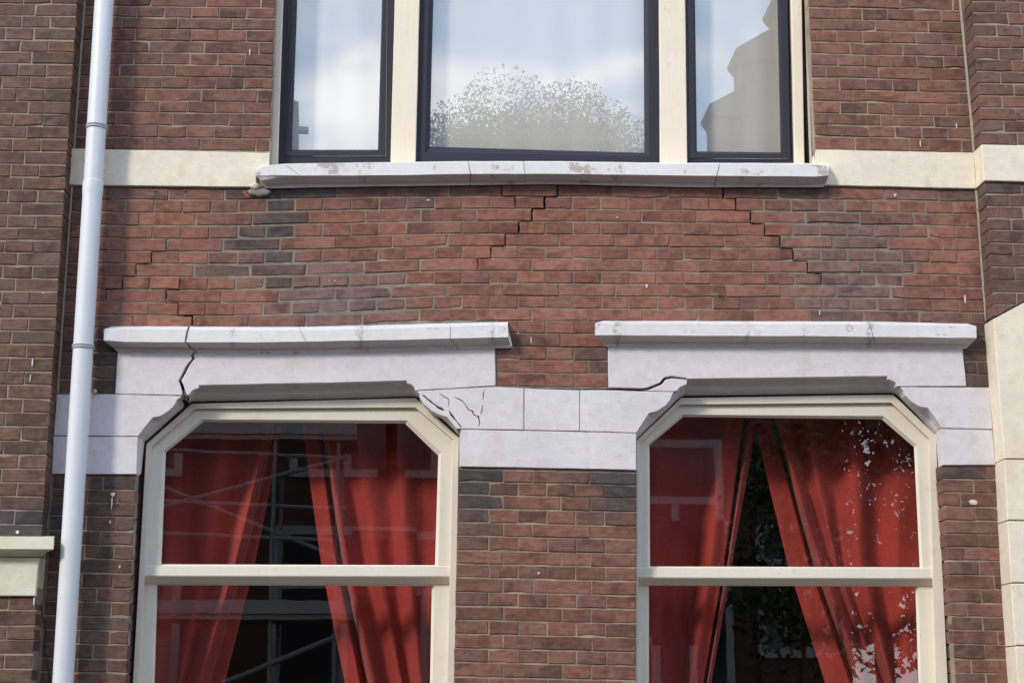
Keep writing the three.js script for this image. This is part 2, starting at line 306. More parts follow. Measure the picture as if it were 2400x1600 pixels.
// stepped cracks: [course, photograph x, width] from the top down
const steps = [
  [[0, 1306.8, 6.5], [1, 1277, 6.5], [2, 1247.5, 5.5], [3, 1216.5, 4.6], [4, 1184.5, 3.6], [5, 1151, 2.6], [6, 1120, 1.6]],
  [[0, 1177, 4.0], [1, 1207, 3.4]],
  [[0, 1695.5, 5.6], [1, 1725, 4.8], [2, 1760, 5.4], [3, 1793, 5], [4, 1829, 6], [5, 1859.5, 4], [6, 1893, 3.4], [7, 1926, 3.0]],
  [[4, 389, 3], [5, 354, 3.4], [6, 318, 3.4], [7, 286, 3.2], [8, 247, 3]],
  [[7, 420.5, 2.4], [8, 387.4, 2.6], [9, 417, 4], [10, 450, 5]],
];
const brickCracks = steps.map(st => {
  const line = [];
  st.forEach(([k, x]) => { line.push([x, panelLine(k)(x) + (line.length ? 0.6 : -1)], [x + jit(1), lerp(panelLine(k)(x), panelLine(k + 1)(x), .5)], [x, panelLine(k + 1)(x) - (k === 10 ? -4 : 0.6)]); });
  return slot(line, [st[0][2], st[st.length - 1][2]]);
});
brickCracks.push(slot([[1086.3, 664.7], [1092.7, 683.8], [1088, 706]], 1.8));
const lintelGap = slot([[455, 822], [449, 833], [453, 839.3], [440.3, 854.6], [430, 875], [421, 891.6], [426.3, 905.6], [430, 918.4], [433, 934]], [4.0, 6.4], 0.008);
const bedGap = slot([[1215, 907.5], [1350, 911.5], [1426.5, 911], [1503, 913], [1518.4, 910.7], [1549, 898], [1558, 886.5], [1574.5, 883.4], [1600, 886]], [2.0, 4.6], 0.008);
const stopCracks = [
  slot([[990, 926], [994.4, 928.2], [1003.6, 936.3], [1015, 945.4], [1026.6, 954.6], [1041.5, 961.8]], [3.4, 3.6], 0.008, .5),
  slot([[1053.6, 962.7], [1057.6, 971.9], [1068, 984.5], [1082, 1002.0]], [4.0, 3.0], 0.008, .45),
  slot([[1030, 922.5], [1050.7, 935], [1052.4, 940.9], [1051.3, 953.5]], 1.5, 0.008),
  slot([[1065.6, 930.5], [1084, 939.7], [1100, 961.5], [1108, 963.2], [1110.4, 971.9], [1122, 977], [1124.8, 992.5], [1121, 1000.5]], [1.5, 2.8], 0.008),
  slot([[1131, 950], [1130, 962], [1126.5, 972]], 1.7, 0.008),
  slot([[1137, 913], [1132.2, 925.9], [1134.5, 929.4], [1130, 938.6]], 1.7, 0.008),
];

// openings ----------------------------------------------------------------
const W1front = [[319, 1111], [322.7, 1022], [357.4, 978.3], [374, 975.8], [389.3, 966.8], [402, 956.6], [412.2, 943.9], [414, 937.5], [425, 928.6], [437.8, 926], [444, 923.5], [448, 917], [455.6, 912], [465.8, 909.4], [465.8, 903], [630, 899], [800, 896.4], [953, 891.6], [953, 898], [963.3, 900.5], [971, 907], [973.5, 915.8], [982.4, 922.2], [985, 933.7], [993.9, 947.7], [1011.7, 963], [1029.6, 972], [1047.4, 977], [1070.4, 1005], [1077.6, 1019], [1077.6, 1094]];
const W1back = [[330, 1111], [338, 1036], [372, 1006], [384, 995], [397, 984], [408, 974], [417, 966], [422, 962], [431, 953.5], [437, 948.5], [441, 946], [444, 944], [446, 942.6], [447, 941.5], [449, 940.8], [630, 937.5], [800, 934.5], [970, 928.6], [973, 929], [976, 930], [980, 931.5], [983, 933], [987, 936.5], [992, 941], [1000, 948.5], [1015, 962], [1030, 976], [1045, 990], [1064, 1009], [1076.2, 1022], [1076.2, 1094]];
const W2front = [[1491.6, 1102], [1491.6, 1014], [1522.2, 968], [1538.8, 964.3], [1559.2, 951.5], [1570.7, 938.8], [1574.5, 928.6], [1580.9, 921], [1587, 915.8], [1593.6, 907], [1610, 900.5], [1610.7, 887.8], [1850, 884.5], [2081, 881.4], [2081, 888], [2094, 892.3], [2101, 898], [2102.6, 905], [2109.8, 906.7], [2118.4, 915.3], [2122.7, 926.8], [2137, 941], [2157, 952.6], [2176.4, 956.3], [2194.5, 981.3], [2207.4, 1002.9], [2210, 1089.5]];
const W2back = [[1491.9, 1102], [1492, 1029], [1530, 993], [1545, 978.5], [1562, 962], [1574, 950.5], [1579, 945.5], [1584, 940.5], [1588, 937], [1592, 933.5], [1597, 930.5], [1602, 927.5], [1850, 924], [2088, 920.5], [2091, 921], [2095, 921.8], [2098, 923], [2101, 924.5], [2105, 928], [2112, 934.5], [2118, 941], [2130, 953], [2147, 970], [2165, 989], [2180, 1006], [2192, 1018.6], [2199.5, 1089.5]];
const zStone = 0.008, zBack = -0.082;
const openW1 = [...W1front.map(p => W2(p, 0)), W2([1063.7, 1600], 0), W2([1056, 1960], 0), W2([282, 1960], 0), W2([293, 1600], 0)];
const openW2 = [...W2front.map(p => W2(p, 0)), W2([2241, 1600], 0), W2([2262, 1960], 0), W2([1488, 1960], 0), W2([1490, 1600], 0)];
const openU = [W2([631, 395], 0), W2([645, 0], 0), W2([659, -330], 0), W2([1877, -330], 0), W2([1893, 0], 0), W2([1912, 395], 0)];

// mortar wall ---------------------------------------------------------------
const mortarTex = (() => {
  const t = texture(1024, (u, v) => {
    const X = lerp(wallX0, wallX1, u), Y = v * 7, [x, y] = px(X, Y, 0), f = fbm(u, v, 90, 4, 3), c = fbm(u, v, 9, 4, 8);
    const inC = (y > 440 && y < 930 ? 1 : 0) * 0.55, g = clamp(Math.max(stain(soot, x, y), stain(lilac, x, y) * 1.1, inC) + 0.3 * (c - 0.5));
    const k = 0.98 + 0.5 * (f - 0.5) + 0.14 * (c - 0.5);
    return [lerp(0.58, 0.45, g) * k, lerp(0.52, 0.425, g) * k, lerp(0.45, 0.385, g) * k];
  }, true);
  t.wrapS = t.wrapT = THREE.ClampToEdgeWrapping;
  return t;
})();
const mortarMat = stdm({ map: mortarTex, bumpMap: plasterBump, bumpScale: 0.003, roughness: 0.97 });
const wallRect = [[wallX0, 0], [wallX1, 0], [wallX1, 6.6], [wallX0, 6.6]];
const zMortar = -0.0034;
const mortarGeo = slab(wallRect, -0.05, zMortar, { holes: [openW1, openW2, openU, ...brickCracks, lintelGap, bedGap, ...stopCracks] });
{ const p = mortarGeo.attributes.position, uv = mortarGeo.attributes.uv; for (let i = 0; i < p.count; i++) uv.setXY(i, (p.getX(i) - wallX0) / (wallX1 - wallX0), p.getY(i) / 7); }
const wall = mesh('wall', mortarGeo, mortarMat, house);
mesh('inner_wall', slab([[wallX0, 0], [wallX1, 0], [wallX1, 6.6], [wallX0, 6.6]], -0.26, -0.12, { holes: [openW1, openW2, openU] }), voidMat, house);

// bricks --------------------------------------------------------------------
const main = [];
{ // big panel under the upper sill
  const lines = []; for (let k = 0; k <= 11; k++) lines.push(panelLine(k));
  const wide = (a, b, k) => { const [x] = px((a + b) / 2, 2.6, 0), y = 455 + k * 29; return 1 + 1.5 * clamp(stain(lilac, x, y) * 1.1 + stain(soot, x, y) * 0.5 * (x < 1100 && x > 480 && y > 470 ? 1 : 0)); };
  lay(main, { lines, joints: k => {
    const js = bond(k + 3, XL + 0.008, XR - 0.012), gaps = {};
    for (const st of steps) for (const [c, x, w] of st) if (c === k) { const X = xOf(x, panelLine(k)(x) + 14); let b = -1; js.forEach((v, i) => { if (i && i < js.length - 1 && Math.abs(v - X) < 0.05 && (b < 0 || Math.abs(v - X) < Math.abs(js[b] - X))) b = i; }); if (b > 0) { js[b] = X; gaps[b] = w / 590 * 0.42; } }
    js.gaps = gaps;
    return js;
  }, wide });
}
{ // between the hoods
  const ys = [751.4, 782.3, 813, 843.5, 874.5, 906];
  lay(main, { lines: shiftLine(ys, 0.012, 1300), joints: k => bond(k + 2, xOf(1165, 840), xOf(1424, 840)) });
  lay(main, { lines: shiftLine([765, 795, 825.7, 857.6, 888, 921], 0.012, 230), joints: k => bond(k + 2, XL + 0.008, xOf(271, 870), 0.02), palette: 'mid' });
  lay(main, { lines: shiftLine([758.8, 790.4, 817.7, 846.4, 876.5, 906.7], 0.012, 2300), joints: k => bond(k + 2, xOf(2262, 850), XR - 0.004), palette: 'mid' });
}
{ // upper panels
  const a = extend([14.3, 39.9, 67, 94.7, 122.8, 150.5, 178.6, 206.6, 235.3, 263, 292.4, 321.4, 350.5], 6, 0);
  lay(main, { lines: shiftLine(a, 0.0115, 322), joints: k => bond(k, XL + 0.008, xOf(644, 0), 0.0) , palette: 'mid', deepRight: 0.1 });
  const b = extend([16.6, 43, 70, 97.2, 125, 153, 181, 208.8, 236.5, 264.6, 291.7, 318.8, 349.5], 6, 0);
  lay(main, { lines: shiftLine(b, 0.021, 1896), joints: k => bond(k, xOf(1897, 20), XR - 0.014), palette: 'mid', deepLeft: 0.1 });
}
{ // piers beside and between the lower windows
  const left = [85, 170, 262, 358, 455, 548, 648, 742, 837, 937, 1033, 1130, 1228, 1328, 1425, 1525].map(y => 1070 + y / 2.958), e = extend(left, 0, 7);
  const ea = k => { const y = e[k]; return [xOf(lerp(1075.5, 1063.7, (y - 1104) / 496), y + 15), xOf(lerp(1491.5, 1488, (y - 1104) / 496), y + 15)]; };
  lay(main, { lines: shiftLine(e, 0.0215, 1076), joints: k => { const [x0, x1] = ea(k); const t = k % 4, idx = t % 2 ? [13, 14, 15, 16, 17] : t === 0 ? [13.5, 14.5, 16.5] : [13.5, 15.5, 16.5]; return [x0, ...idx.map(i => X0 + H0 * i + jit(.002)), x1]; }, deepLeft: 0.1, deepRight: 0.1, palette: 'mid' });
  const d = extend([97, 205, 300, 395, 497, 598, 698, 797, 897, 1000, 1102, 1202, 1300, 1405, 1500].map(y => 1080 + y / 3.0147), 0, 7);
  lay(main, { lines: shiftLine(d, 0.02, 298), joints: k => bond(k + 3, XL + 0.008, xOf(lerp(317, 293, (d[k] - 1112) / 488), d[k] + 15), 0.03), deepRight: 0.1, palette: 'brown' });
  const f = extend([115, 205, 295, 390, 480, 572, 660, 750, 845, 937, 1030, 1122, 1215, 1308, 1405, 1500].map(y => 1050 + y / 2.851), 0, 7);
  lay(main, { lines: shiftLine(f, 0.02, 2230), joints: k => bond(k + 1, xOf(lerp(2208, 2243, (f[k] - 1095) / 505), f[k] + 15), XR + 0.01, 0.01), deepLeft: 0.1, palette: 'mid' });
}
hang(main, wall, 300);

// stones ----------------------------------------------------------------------
const stoneP = (pts, z = zStone) => rough(pts.map(p => W2(p, z)), 0.05, 0.0007);
function stone(name, pts, opt = {}) { return mesh(name, slab(stoneP(pts, opt.z ?? zStone), opt.back ?? -0.045, opt.z ?? zStone, { bevel: 0.0018, holes: opt.holes || [] }), opt.mat || stoneMat, house); }
const crackL = [[452.6, 826], [446.5, 834], [450.4, 839.3], [437.6, 854], [427, 874.4], [417.8, 891.8], [423, 906], [426, 918.4], [426.5, 926]];
const crackR = [[457.4, 826], [451.8, 833], [455.8, 839.8], [443.2, 855.6], [433.2, 876], [424.2, 891.2], [430.2, 905.2], [434.4, 918], [437.8, 926]];
stone('window_head', [[275, 823], ...crackL, [269, 922.4]]);
stone('window_head', [...[...crackR].reverse(), [600, 822], [900, 820], [1160, 813], [1161.5, 903.6], [986, 914], ...W1front.slice(10, 22).reverse().map(p => p)]);
stone('springer_stone', [[131.4, 924.5], [222, 924.3], [269, 923.8], [425.5, 928], ...W1front.slice(1, 9).reverse(), [211, 1021], [124.5, 1020.4]]);
stone('springer_stone', [[124.3, 1022.2], [211, 1022.8], [322.6, 1023.6], [319, 1111.2], [120, 1110]]);
stone('springer_stone', [[975, 917.3], [986, 915.5], [1157, 906.5], [1227.6, 909.6], [1227.6, 1007.2], [1122, 1005.4], [1070.4, 1004.6], ...W1front.slice(22, 28).reverse()], { holes: stopCracks });
stone('band_stone', [[1229.2, 909.8], [1358.4, 914.2], [1358.4, 1009.6], [1229.2, 1007.3]]);
stone('springer_stone', [[1360, 914.2], [1426, 914], [1503, 916.8], [1580, 918.4], ...W2front.slice(1, 7).reverse(), [1360, 1009.7]]);
stone('band_stone', [[1081, 1006.6], [1122, 1007.4], [1399, 1012.6], [1491.6, 1015.6], [1491.6, 1101.5], [1399, 1099], [1200, 1095], [1077.8, 1093], [1077.8, 1020]]);
stone('window_head', [[1425.4, 812], [1800, 810], [2256.8, 813], [2266.2, 904.2], [2110, 905.2], ...W2front.slice(11, 18).reverse(), [1609, 885.2], [1574.5, 881], [1557, 884.2], [1547.5, 896], [1517.5, 908], [1503, 910], [1427, 908]]);
stone('window_head', [[1611, 889.6], [1600, 888.4], [1574.5, 886], [1560.5, 889.2], [1551.5, 900.4], [1521, 913.4], [1505, 915.3], [1580, 917], [1587, 915.8], [1593.6, 907], [1610, 900.5]]);
stone('springer_stone', [[2110.5, 906.9], [2322, 908.2], [2327.5, 1005.6], [2207.4, 1002.6], ...W2front.slice(19, 25).reverse()]);
stone('springer_stone', [[2207.6, 1004.4], [2327.5, 1007.8], [2334.7, 1089], [2210, 1089.8]]);

// moulded soffits of the window heads -----------------------------------------------
function soffit(front, back, name) {
  const prof = [[0, zStone - 0.003], [0.10, zStone - 0.028], [0.40, -0.040], [0.66, -0.050], [0.72, -0.056], [1, zBack]];
  const rows = prof.map(([t, z]) => front.map((p, i) => at(lerp(p[0], back[i][0], t), lerp(p[1], back[i][1], t), z)));
  return mesh(name, skin(rows), stoneMat, house);
}
// the left one is broken at the crack
soffit(W1front.slice(0, 9), W1back.slice(0, 9), 'moulded_reveal');
soffit(W1front.slice(10), W1back.slice(10), 'moulded_reveal');
soffit(W2front, W2back, 'moulded_reveal');

// hoods and sill: mouldings lofted from rows of survey points, broken at the cracks -------
function moulding(name, rows, from, to, mat, steps = 14) {
  const grid = rows.map(([f, z], r) => { const out = []; for (let i = 0; i <= steps; i++) { const x = lerp(from[r], to[r], i / steps); out.push(at(x, f(x) + (i && i < steps ? jit(0.35) : 0), z)); } return out; });
  return mesh(name, skin(grid, { capEnds: true }), mat, house);
}
{
  const h1 = [
    [poly([[242, 762.2], [600, 763], [740, 763], [919, 758.6], [1190, 752.2]]), -0.02],
    [poly([[242, 771.2], [300, 771.7], [600, 774.2], [721, 774.4], [919, 770], [1053, 765], [1190, 761]]), 0.060],
    [poly([[242, 797.4], [300, 801], [600, 802], [721, 800], [919, 796.4], [1191, 789.7]]), 0.063],
    [poly([[242, 799.2], [300, 802.6], [600, 803.8], [721, 801.8], [919, 798.2], [1191, 791.5]]), 0.056],
    [poly([[242, 812], [600, 818], [721, 817], [919, 813.5], [1191, 807]]), 0.015],
    [poly([[242, 815], [600, 822], [721, 821], [919, 817.5], [1191, 811]]), 0.0135],
    [poly([[242, 820], [300, 825], [600, 828], [723, 828.6], [919, 824.3], [1201, 815]]), 0.010],
    [poly([[242, 818], [600, 824], [723, 824.6], [919, 820.3], [1201, 812]]), -0.02],
  ];
  const ends = [[266, 242.3, 242.3, 243, 260, 266, 272, 272], [1190, 1190.4, 1191, 1191, 1196, 1199, 1201, 1201]];
  const kL = [441.5, 436.7, 431.2, 434, 444, 449, 457, 457], kR = [446, 441.8, 435.6, 438.5, 449, 454, 462.5, 462.5];
  const hL = [1045.2, 1055.2, 1053.8, 1056, 1068, 1070.6, 1075, 1075], hR = hL.map(v => v + 1.7);
  const mL = [700, 703, 717, 719, 720, 720, 722, 722], mR = mL.map(v => v + 0.9);
  moulding('hood_moulding', h1, ends[0], kL, hoodMat, 8); moulding('hood_moulding', h1, kR, mL, hoodMat, 10); moulding('hood_moulding', h1, mR, hL, hoodMat, 12); moulding('hood_moulding', h1, hR, ends[1], hoodMat, 8);
  const h2 = [
    [poly([[1395, 749.4], [1420, 750], [2036, 750.8], [2290, 757]]), -0.02],
    [poly([[1395, 757], [1519, 757.8], [1900, 759.7], [2036, 760.4], [2290, 764.2]]), 0.060],
    [poly([[1394, 785.2], [1900, 787.4], [2290, 791.7]]), 0.063],
    [poly([[1394, 787], [1900, 789.2], [2290, 793.5]]), 0.056],
    [poly([[1394, 802], [1900, 804], [2290, 807]]), 0.015],
    [poly([[1394, 806], [1900, 808], [2290, 811]]), 0.0135],
    [poly([[1394, 812.4], [1900, 813.8], [2048, 814.6], [2290, 817]]), 0.010],
    [poly([[1394, 809], [1900, 810], [2290, 813]]), -0.02],
  ];
  const e2 = [[1420, 1395, 1394.5, 1396, 1410, 1414, 1420, 1420], [2262, 2289.3, 2290, 2289, 2276, 2272, 2264, 2264]];
  const c2 = [2034, 2039, 2047, 2048, 2051, 2052, 2055, 2055], c2r = c2.map(v => v + 1.2);
  moulding('hood_moulding', h2, e2[0], c2, hoodMat, 18); moulding('hood_moulding', h2, c2r, e2[1], hoodMat, 8);
  const s = [
    [poly([[600, 391], [617, 388], [631, 386], [662, 383.4], [914, 379.5], [1097, 377.5], [1300, 377.5], [1547, 381], [1886, 382], [1944, 384]]), -0.07],
    [poly([[596, 403], [600, 396], [617, 389.4], [640, 386.4], [723, 383.5], [914, 382], [1097, 379.9], [1300, 380], [1547, 384], [1886, 384.8], [1941, 387], [1944, 389]]), 0.062],
    [poly([[598, 412], [604, 411], [640, 410.5], [700, 411.2], [914, 410.4], [1097, 407.3], [1300, 407], [1619, 411.2], [1922, 413.6], [1944, 411]]), 0.066],
    [poly([[604, 424], [625, 420.5], [645, 416.4], [707, 413.4], [914, 412.2], [1097, 409], [1300, 408.8], [1619, 413], [1922, 415.2], [1944, 414]]), 0.058],
    [poly([[604, 431], [640, 430], [914, 426.5], [1300, 421.5], [1619, 428], [1922, 430], [1944, 430]]), 0.014],
    [poly([[604, 433], [640, 434.5], [914, 431], [1300, 426], [1619, 432.5], [1922, 434], [1944, 434]]), 0.0125],
    [poly([[604, 437], [631, 441.2], [733, 438.6], [914, 436.2], [1300, 431], [1619, 438.5], [1906, 438.5], [1944, 438]]), 0.010],
    [poly([[604, 434], [631, 438], [733, 435], [914, 432.5], [1300, 428], [1619, 435], [1944, 435]]), -0.02],
  ];
  const st = [604, 597, 599, 611, 616, 618, 622, 622], en = [1941, 1944, 1943, 1941, 1936, 1934, 1931, 1931];
  const cut = (a, w) => [a, a.map(v => v + w)];
  const [a0, a1] = cut([660, 666, 703, 706, 716, 718, 722, 722], 1.3), [b0, b1] = cut([1096, 1096.6, 1102, 1102, 1101, 1101, 1101, 1101], 1.5), [c0, c1] = cut([1226, 1226.6, 1229.8, 1230, 1230, 1230, 1230, 1230], 1.1), [d0, d1] = cut([1694, 1686, 1679.6, 1679, 1675, 1674.4, 1673.6, 1673], 1.8);
  moulding('window_sill', s, st, a0, hoodMat, 8); moulding('window_sill', s, a1, b0, hoodMat, 12); moulding('window_sill', s, b1, c0, hoodMat, 6); moulding('window_sill', s, c1, d0, hoodMat, 12); moulding('window_sill', s, d1, en, hoodMat, 8);
}
// cream string course ------------------------------------------------------------
stone('string_course', [[163, 347.2], [271, 350.4], [398.6, 352.6], [631.4, 358.2], [630.4, 390], [600, 398], [600, 437.6], [542, 437.2], [287, 434.2], [160, 432.6]], { mat: creamMat, z: 0.012 });
{ // right band with its splayed end
  const z = 0.012;
  stone('string_course', [[1914, 350.4], [2071, 353.8], [2283.5, 357.8], [2289.5, 441.6], [2150, 438.4], [1930, 433.2], [1913, 433]], { mat: creamMat, z });
  mesh('splayed_end', skin([[at(1914, 350.4, z), at(1914, 425, z)], [at(1899, 379, -0.06), at(1899, 425, -0.06)]]), creamMat, house);
}
mesh('corner_pointing', skin([[[2246.6, -160], [2251, 100], [2262, 200], [2283, 355]], [[2252.4, -160], [2256, 100], [2267, 200], [2288.6, 355]]].map((r, i) => r.map(([x, y]) => at(lerp(2251 - 3 + i * 6, 2284 - 3 + i * 6, y / 357), y, 0.0035)))), pointingMat, house);
mesh('corner_pointing', skin([-3, 3].map(o => [442, 520, 600, 680, 752].map(y => at(lerp(2289, 2312, (y - 442) / 310) + o + jit(.5), y, 0.0035)))), pointingMat, house);
mesh('corner_pointing', skin([-2.2, 2.2].map(o => [-180, 0, 120, 240, 346].map(y => at(lerp(198, 173, y / 346) + o, y, 0.003)))), pointingMat, house);
mesh('corner_pointing', skin([-2.2, 2.2].map(o => [436, 600, 760, 922].map(y => at(lerp(168, 134, (y - 436) / 486) + o, y, 0.003)))), pointingMat, house);
mesh('corner_pointing', skin([-2.2, 2.2].map(o => [1112, 1300, 1500, 1700].map(y => at(lerp(118, 84, (y - 1112) / 460) + o, y, 0.003)))), pointingMat, house);
mesh('jamb_pointing', skin([[1889.5, 0.0], [1895.5, 1]].map(([x, q]) => [-300, 0, 130, 260, 382].map(y => at(x - 1890 + lerp(1886.5, 1898, y / 382) + jit(.8), y, q ? -0.035 : -0.062)))), stdm({ color: C(.50, .46, .40), map: plasterTex, roughness: .95 }), house);

// paint splashes -------------------------------------------------------------------
function splash(name, cx, cyy, rx, ry, z, m = dripMat) {
  const c = at(cx, cyy, z), n = 11, s = 1 / 590, pos = [], ring = [];
  for (let i = 0; i < n; i++) { const a = i / n * 2 * Math.PI, k = 0.75 + R() * 0.5; ring.push(new THREE.Vector3(c.x + Math.cos(a) * rx * s * k, c.y + Math.sin(a) * ry * s * k, z)); }
  const top = new THREE.Vector3(c.x, c.y, z + 0.0016), uv = [];
  for (let i = 0; i < n; i++) { const a = ring[i], b = ring[(i + 1) % n]; for (const v of [top, a, b]) { pos.push(v.x, v.y, v.z); uv.push(v.x, v.y); } }
  mesh(name, flatGeo(pos, uv), m, house);
}
const zB = 0.0034;
for (const [x, y, rx, ry] of [[585, 122, 1.6, 9], [2243, 294, 1.6, 7], [2158, 336, 1.8, 9], [2263, 702, 2, 12], [1922, 732, 1.2, 7], [1004, 469, 4, 2], [264, 1158, 5, 5], [261, 1180, 1.6, 13], [280, 1328, 2, 3], [257, 1223, 2, 4], [772, 658, 1.6, 1.6], [784, 658, 1.6, 1.6], [2282, 1177, 9, 6], [1516, 670, 3, 5], [1263, 1343, 3, 2.4], [1245, 797, 1.4, 8], [2099, 457, 3, 4], [1447, 509, 2, 2]]) splash('paint_splash', x, y, rx, ry, zB);
// patch of loose mortar under the broken sill end, a dark hole beside it
{
  const g = new THREE.SphereGeometry(1, 18, 12), p = g.attributes.position;
  for (let i = 0; i < p.count; i++) { const k = 1 + 0.25 * (vnoise(p.getX(i) * 3 + 9, p.getY(i) * 3 + 9, 64, 4) - 0.5) + 0.15 * (vnoise(p.getZ(i) * 6 + 9, p.getY(i) * 6 + 19, 64, 14) - .5); p.setXYZ(i, p.getX(i) * k, p.getY(i) * k, p.getZ(i) * k); }
  g.scale(0.047, 0.019, 0.016); const c = at(606, 451, 0.002); g.translate(c.x, c.y, c.z); g.computeVertexNormals(); planarUV(g);
  mesh('mortar_patch', g, stdm({ color: C(.30, .28, .26), map: plasterTex, bumpMap: plasterBump, bumpScale: .006, roughness: .97 }), house);
  const g2 = g.clone(); g2.translate(-c.x, -c.y, -c.z); g2.scale(0.42, 0.8, 1.1); const c3 = at(597, 437, 0.012); g2.translate(c3.x, c3.y, c3.z); planarUV(g2);
  mesh('mortar_patch', g2, creamMat, house);
  const chip = slab(rough([[567, 448], [577, 446], [581, 456], [588, 463], [577, 462], [571, 457]].map(q => W2(q, 0.004)), 0.008, 0.001), -0.01, 0.0045, { bevel: 0.001 });
  mesh('broken_brick', chip, stdm({ color: C(.36, .10, .045), map: grainTex, roughness: .95 }), house);
  for (const [x, y, sx, sy2] of [[363, 447, .014, .005], [433, 446, .011, .005]]) { const w = at(x, y, 0.003); mesh('broken_brick', slab(rough([[w.x - sx / 2, w.y - sy2 / 2], [w.x + sx / 2, w.y - sy2 / 2], [w.x + sx / 2.6, w.y + sy2 / 2], [w.x - sx / 3, w.y + sy2 / 2]], .004, .001), -.01, .0042), stdm({ color: C(.40, .10, .05), map: grainTex, roughness: .95 }), house); }
}
{ const c = at(221, 917, 0.02), g = new THREE.SphereGeometry(0.009, 12, 8); g.translate(c.x, c.y, c.z); mesh('anchor_knob', g, stdm({ color: C(.4, .39, .38), roughness: .6 }), house); }

// ================================================================ windows
function ringSkin(name, rings, mat, parent) { return mesh(name, skin(rings.map(([pts, z]) => pts.map(p => at(p[0], p[1], z))), { closed: true }), mat, parent); }
const toward = (a, b, t) => a.map((p, i) => [lerp(p[0], b[i][0], t), lerp(p[1], b[i][1], t)]);
function pane(name, pts, z, mat, parent) { return mesh(name, planarUV(new THREE.ShapeGeometry(shapeOf(pts.map(p => W2(p, z)))).translate(0, 0, z)), mat, parent); }
function sashWindow(d) {
  const w = group('window', house);
  ringSkin('frame', [[d.O, zBack - 0.07], [d.O, -0.074], [toward(d.O, d.I, .93), -0.074], [d.I, -0.079], [d.I, -0.15]], frameMat, w);
  const up = d.U, upO = [[d.railL, 1352], d.I[1], d.I[2], d.I[3], d.I[4], [d.railR, 1352]];
  ringSkin('upper_sash', [[upO, -0.118], [upO, -0.090], [toward(upO, up, .80), -0.090], [toward(upO, up, .84), -0.0935], [up, -0.104], [up, -0.118]], frameMat, w);
  pane('pane', toward(up, upO, .08), -0.107, glassMat, w);
  const xs = [d.railL + .5, lerp(d.railL, d.railR, .3), lerp(d.railL, d.railR, .7), d.railR - .5], ry = (a, b) => xs.map((x, i) => lerp(a, b, i / 3));
  const rows = [[ry(d.rail[0] - 1, d.rail[1] - 1), -0.108], [ry(d.rail[0] + 2, d.rail[1] + 2), -0.084], [ry(d.rail[0] + 23, d.rail[1] + 23.5), -0.082], [ry(d.rail[0] + 26, d.rail[1] + 26.5), -0.085], [ry(d.rail[0] + 42, d.rail[1] + 42), -0.116], [ry(d.rail[0] + 42, d.rail[1] + 42), -0.135]];
  mesh('meeting_rail', skin(rows.map(([ys, z]) => ys.map((y, i) => at(xs[i], y, z))), { capEnds: true }), frameMat, w);
  ringSkin('lower_sash', [[d.LO, -0.15], [d.LO, -0.120], [toward(d.LO, d.LG, .84), -0.120], [d.LG, -0.134], [d.LG, -0.15]], frameMat, w);
  pane('pane', toward(d.LG, d.LO, .06), -0.138, glassMat, w);
  return w;
}
sashWindow({
  O: [[292, 1930], [342.5, 1040.5], [449, 946], [974, 932.5], [1075.4, 1025.5], [1058, 1930]], I: [[306, 1930], [355, 1047], [457, 957.5], [973, 955.5], [1061, 1030], [1039.5, 1930]],
  U: [[377.5, 1322], [388, 1060], [476, 988.5], [949, 992.3], [1027, 1067.6], [1019.4, 1324]], railL: 337, railR: 1056.5, rail: [1325, 1326],
  LO: [[307, 1920], [336, 1358], [1055, 1360], [1040, 1920]], LG: [[352, 1890], [368.4, 1371], [1012, 1373], [1002, 1890]],
});
sashWindow({
  O: [[1489, 1930], [1492.6, 1032], [1597, 932.5], [2094, 924.5], [2194, 1020], [2238, 1930]], I: [[1493, 1930], [1498.5, 1040], [1594, 948.5], [2089, 944], [2177.5, 1028], [2201, 1930]],
  U: [[1523.8, 1327], [1522.5, 1043], [1601.3, 977], [2067.6, 982.3], [2143, 1047.4], [2156.7, 1329]], railL: 1496.4, railR: 2193, rail: [1329, 1330.5],
  LO: [[1493, 1920], [1496.4, 1360], [2190.5, 1362], [2200, 1920]], LG: [[1520.8, 1890], [1521.3, 1372], [2146.3, 1374.5], [2163, 1890]],
});
// stone sills below the frame
for (const [a, b] of [[280, 1075], [1470, 2275]]) { const p = at(a, 1950, 0.06), q = at(b, 1950, 0.06); mesh('window_sill', box(p.x, q.x, p.y - 0.1, p.y, -0.2, 0.06), hoodMat, house); }

